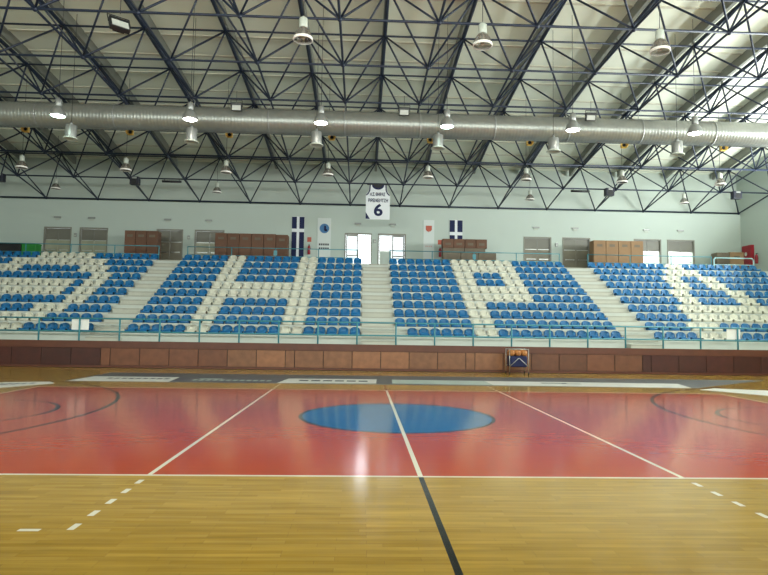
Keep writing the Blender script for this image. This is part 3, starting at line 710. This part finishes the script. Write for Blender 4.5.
for k in range(2):
    x = 3.86 + 1.22 * k; carton(x, x + 1.2, 33.07, 33.72, 5.985, 6.24, M_TAPE, '%s flat carton in the middle layer under the right cross banner' % ('left', 'right')[k], 'middle cartons right of centre')
for k in range(4):
    x = 3.84 + .64 * k; carton(x, x + .62, 33.1, 33.7, 6.245, 6.76, M_CARTON, '%s from the left of four brown cartons atop the low pile' % ORD[k + 1], 'top cartons right of centre')
for x0, x1, z1, m, lab in ((19.85, 20.6, 6.3, M_TAPE, 'left'), (20.62, 21.45, 6.34, M_CARTON2, 'right')):
    carton(x0, x1, 33.2, 33.8, Z10, z1, m, '%s one of two low cartons in the right corner behind the pale rail' % lab, 'cartons in the right corner')
for x0, x1, m, lab in ((-21.9, -20.75, M_BLACKP, 'black plastic crate at the far left edge of the landing'), (-20.7, -19.42, M_BLACKP, 'black plastic crate next to the green one on the landing'), (-19.37, -18.62, M_GREEN, 'green plastic crate at the left end of the landing')):
    t = thing('plastic_crate', lab, 'crate', ((x0 + x1) / 2, 33.0, Z10))
    bm = B(); box(bm, x0, 32.7, Z10, x1, 33.3, 5.90, .02); obj('crate_body', bm, m, t)
    bm = B(); box(bm, x0 - .015, 32.68, 5.9, x1 + .015, 33.32, 5.98, .01); obj('crate_lid', bm, m, t)

# ------------------------------------------------------------ fire equipment
def extinguisher(x, y, z, label, wallx=None):
    t = thing('fire_extinguisher', label, 'fire extinguisher', (x, y, z))
    bm = B(); lathe(bm, (x, y, z), [(.07, 0), (.085, .02), (.085, .42), (.06, .5), (.03, .53)], 16); obj('cylinder_body', bm, M_RED, t)
    bm = B(); tube(bm, (x, y, z + .53), (x, y, z + .6), .02, 8); box(bm, x - .02, y - .12, z + .58, x + .02, y + .03, z + .61); tube(bm, (x + .03, y, z + .55), (x + .1, y - .02, z + .3), .014, 6); obj('valve_handle', bm, M_BLACKP, t)
    return t
for x, lab in ((-3.92, 'beside the left cross banner'), (3.95, 'left of the low carton pile')):
    extinguisher(x, YB - .12, 5.95, 'red fire extinguisher hung on the back wall ' + lab)
    bm = B(); box(bm, x - .12, YB - .015, 6.72, x + .12, YB - .002, 7.0); o = obj('extinguisher_sign', bm, M_CREST); tag(o, 'small red sign above the extinguisher ' + lab, 'sign')
extinguisher(XR - .12, 33.65, 5.75, 'red fire extinguisher on the right wall beside the red cabinet')
t = thing('hose_cabinet', 'red fire hose cabinet on the right-hand wall', 'fire cabinet', (XR, 34.4, 5.6))
bm = B(); box(bm, XR - .2, 34.0, 5.62, XR - .002, 34.85, 6.92, .01); obj('cabinet_body', bm, M_RED, t)
bm = B(); box(bm, XR - .215, 34.05, 5.67, XR - .201, 34.8, 6.87, .004); d_ = obj('cabinet_door', bm, M_RED, t)
bm = B(); tube(bm, (XR - .216, 34.45, 6.4), (XR - .225, 34.45, 6.4), .12, 18); obj('round_badge', bm, M_LAMPW, d_)

# ------------------------------------------------------------ ball cart with basketballs
t = thing('ball_cart', 'folding metal ball cart with dark bag standing before the wood facing', 'ball cart', (5.09, 21.7, 0))
X0, X1, Y0_, Y1_ = 4.73, 5.43, 21.42, 21.98
for x in (X0, X1):
    for y in (Y0_, Y1_):
        bm = B(); tube(bm, (x, y, .09), (x, y, .95), .010, 8); obj('corner_post', bm, M_CHROME, t)
        bm = B(); tube(bm, (x - .015, y, .045), (x + .015, y, .045), .045, 14); tube(bm, (x, y, .05), (x, y, .1), .012, 6); obj('caster', bm, M_BLACKP, t)
for y in (Y0_, Y1_):
    bm = B(); tube(bm, (X0, y, .30), ((X0 + X1) / 2, y, .62), .012, 6); tube(bm, (X1, y, .30), ((X0 + X1) / 2, y, .62), .012, 6); obj('cross_brace', bm, M_CHROME, t)
bm = B(); poly_tube(bm, [(X0, Y0_, .93), (X1, Y0_, .93), (X1, Y1_, .93), (X0, Y1_, .93), (X0, Y0_, .93)], .01, 6); obj('top_frame', bm, M_CHROME, t)
bm = B(); box(bm, X0 + .03, Y0_ + .03, .28, X1 - .03, Y1_ - .03, .68, .05); obj('fabric_bag', bm, M_NAVY, t)
LB = ['front left', 'front middle', 'front right', 'rear left', 'rear middle', 'rear right']
k = 0
for y in (21.57, 21.83):
    for x in (4.85, 5.08, 5.31):
        t = thing('basketball', 'orange basketball in the ball cart, %s' % LB[k], 'basketball', (x, y, .80), 'basketballs in the cart'); k += 1
        bm = B(); bmesh.ops.create_uvsphere(bm, u_segments=20, v_segments=12, radius=.115, matrix=Matrix.Translation((x, y, .797)))
        for f in bm.faces: f.smooth = True
        obj('ball_skin', bm, M_ORANGE, t)
        bm = B()
        for ax_ in range(3):
            lathe(bm, (0, 0, 0), [(.1145, -.003), (.1165, -.003), (.1165, .003), (.1145, .003)], 24, False, False)
        n3 = len(bm.verts) // 3
        for i, v in enumerate(bm.verts):
            c = v.co.copy(); c = (c, Vector((c.x, c.z, c.y)), Vector((c.z, c.x, c.y)))[i // n3]; v.co = c + Vector((x, y, .797))
        obj('seam', bm, M_BLACKP, t)

# ------------------------------------------------------------ advertising mats on the floor
bm = B(); prism(bm, [(-9.1, 17.2), (9.25, 17.2), (13.5, 20.3), (-9.1, 20.3)], .0, .004); tag(obj('floor_mat', bm, M_MAT), 'long dark grey mat lying along the far side of the court', 'mat')
def ad(pts, m, label, marks=(), mm=None):
    t = thing('floor_banner', label, 'floor banner', (pts[0][0], pts[0][1], .0045), 'advertising banners on the floor')
    bm = B(); prism(bm, pts, .0045, .009); obj('vinyl_sheet', bm, m, t)
    if marks:
        bm = B()
        for (x0, x1, y0, y1) in marks: box(bm, x0, y0, .0091, x1, y1, .0105)
        obj('printed_marks', bm, mm, t)
ad([(-9.02, 17.28), (-6.2, 17.28), (-6.35, 18.75), (-8.95, 18.75)], M_ADW, 'white floor banner with a thin dark row of marks, leftmost along the far sideline', [(-8.3 + .21 * k, -8.3 + .21 * k + .15, 18.05, 18.3) for k in range(9)], M_INK)
ad([(-6.15, 17.28), (-3.15, 17.28), (-3.0, 18.75), (-6.3, 18.75)], M_ADD, 'charcoal floor banner with pale marks along the far sideline', [(-5.7 + .2 * k, -5.7 + .2 * k + .13, 17.75, 18.1) for k in range(12)] + [(-5.6, -4.9, 18.2, 18.4)], M_ADP)
ad([(-3.1, 17.3), (-.23, 17.5), (-.18, 18.85), (-2.95, 18.75)], M_ADW, 'white floor banner with large grey lettering left of the centre line', [(-2.55 + .36 * k, -2.55 + .36 * k + .27, 17.95, 18.3) for k in range(6)], M_INK)
ad([(.25, 17.55), (3.2, 17.4), (3.2, 18.7), (.3, 18.8)], M_ADP, 'pale grey-green blank floor banner right of the centre line')
ad([(3.22, 17.4), (9.08, 17.2), (9.4, 18.55), (3.22, 18.7)], M_ADW, 'long white floor banner with a dark swoosh below the ball cart', [(4.9, 5.7, 18.1, 18.3), (5.5, 6.1, 18.0, 18.12)], M_INK)
ad([(-9.02, 16.5), (-9.75, 15.15), (-11.2, 12.4), (-12.6, 13.3), (-10.4, 16.6), (-9.35, 16.9)], M_ADW, 'white floor banner with grey marks at the far left corner of the court', [(-10.25 + .16 * k, -10.15 + .16 * k, 15.7 + .15 * k, 16.2 + .08 * k) for k in range(5)], M_INK)
ad([(9.05, 16.72), (10.1, 15.3), (11.8, 13.0), (13.2, 14.0), (11.0, 16.7), (9.75, 17.15)], M_ADW, 'plain white floor banner at the far right corner of the court')
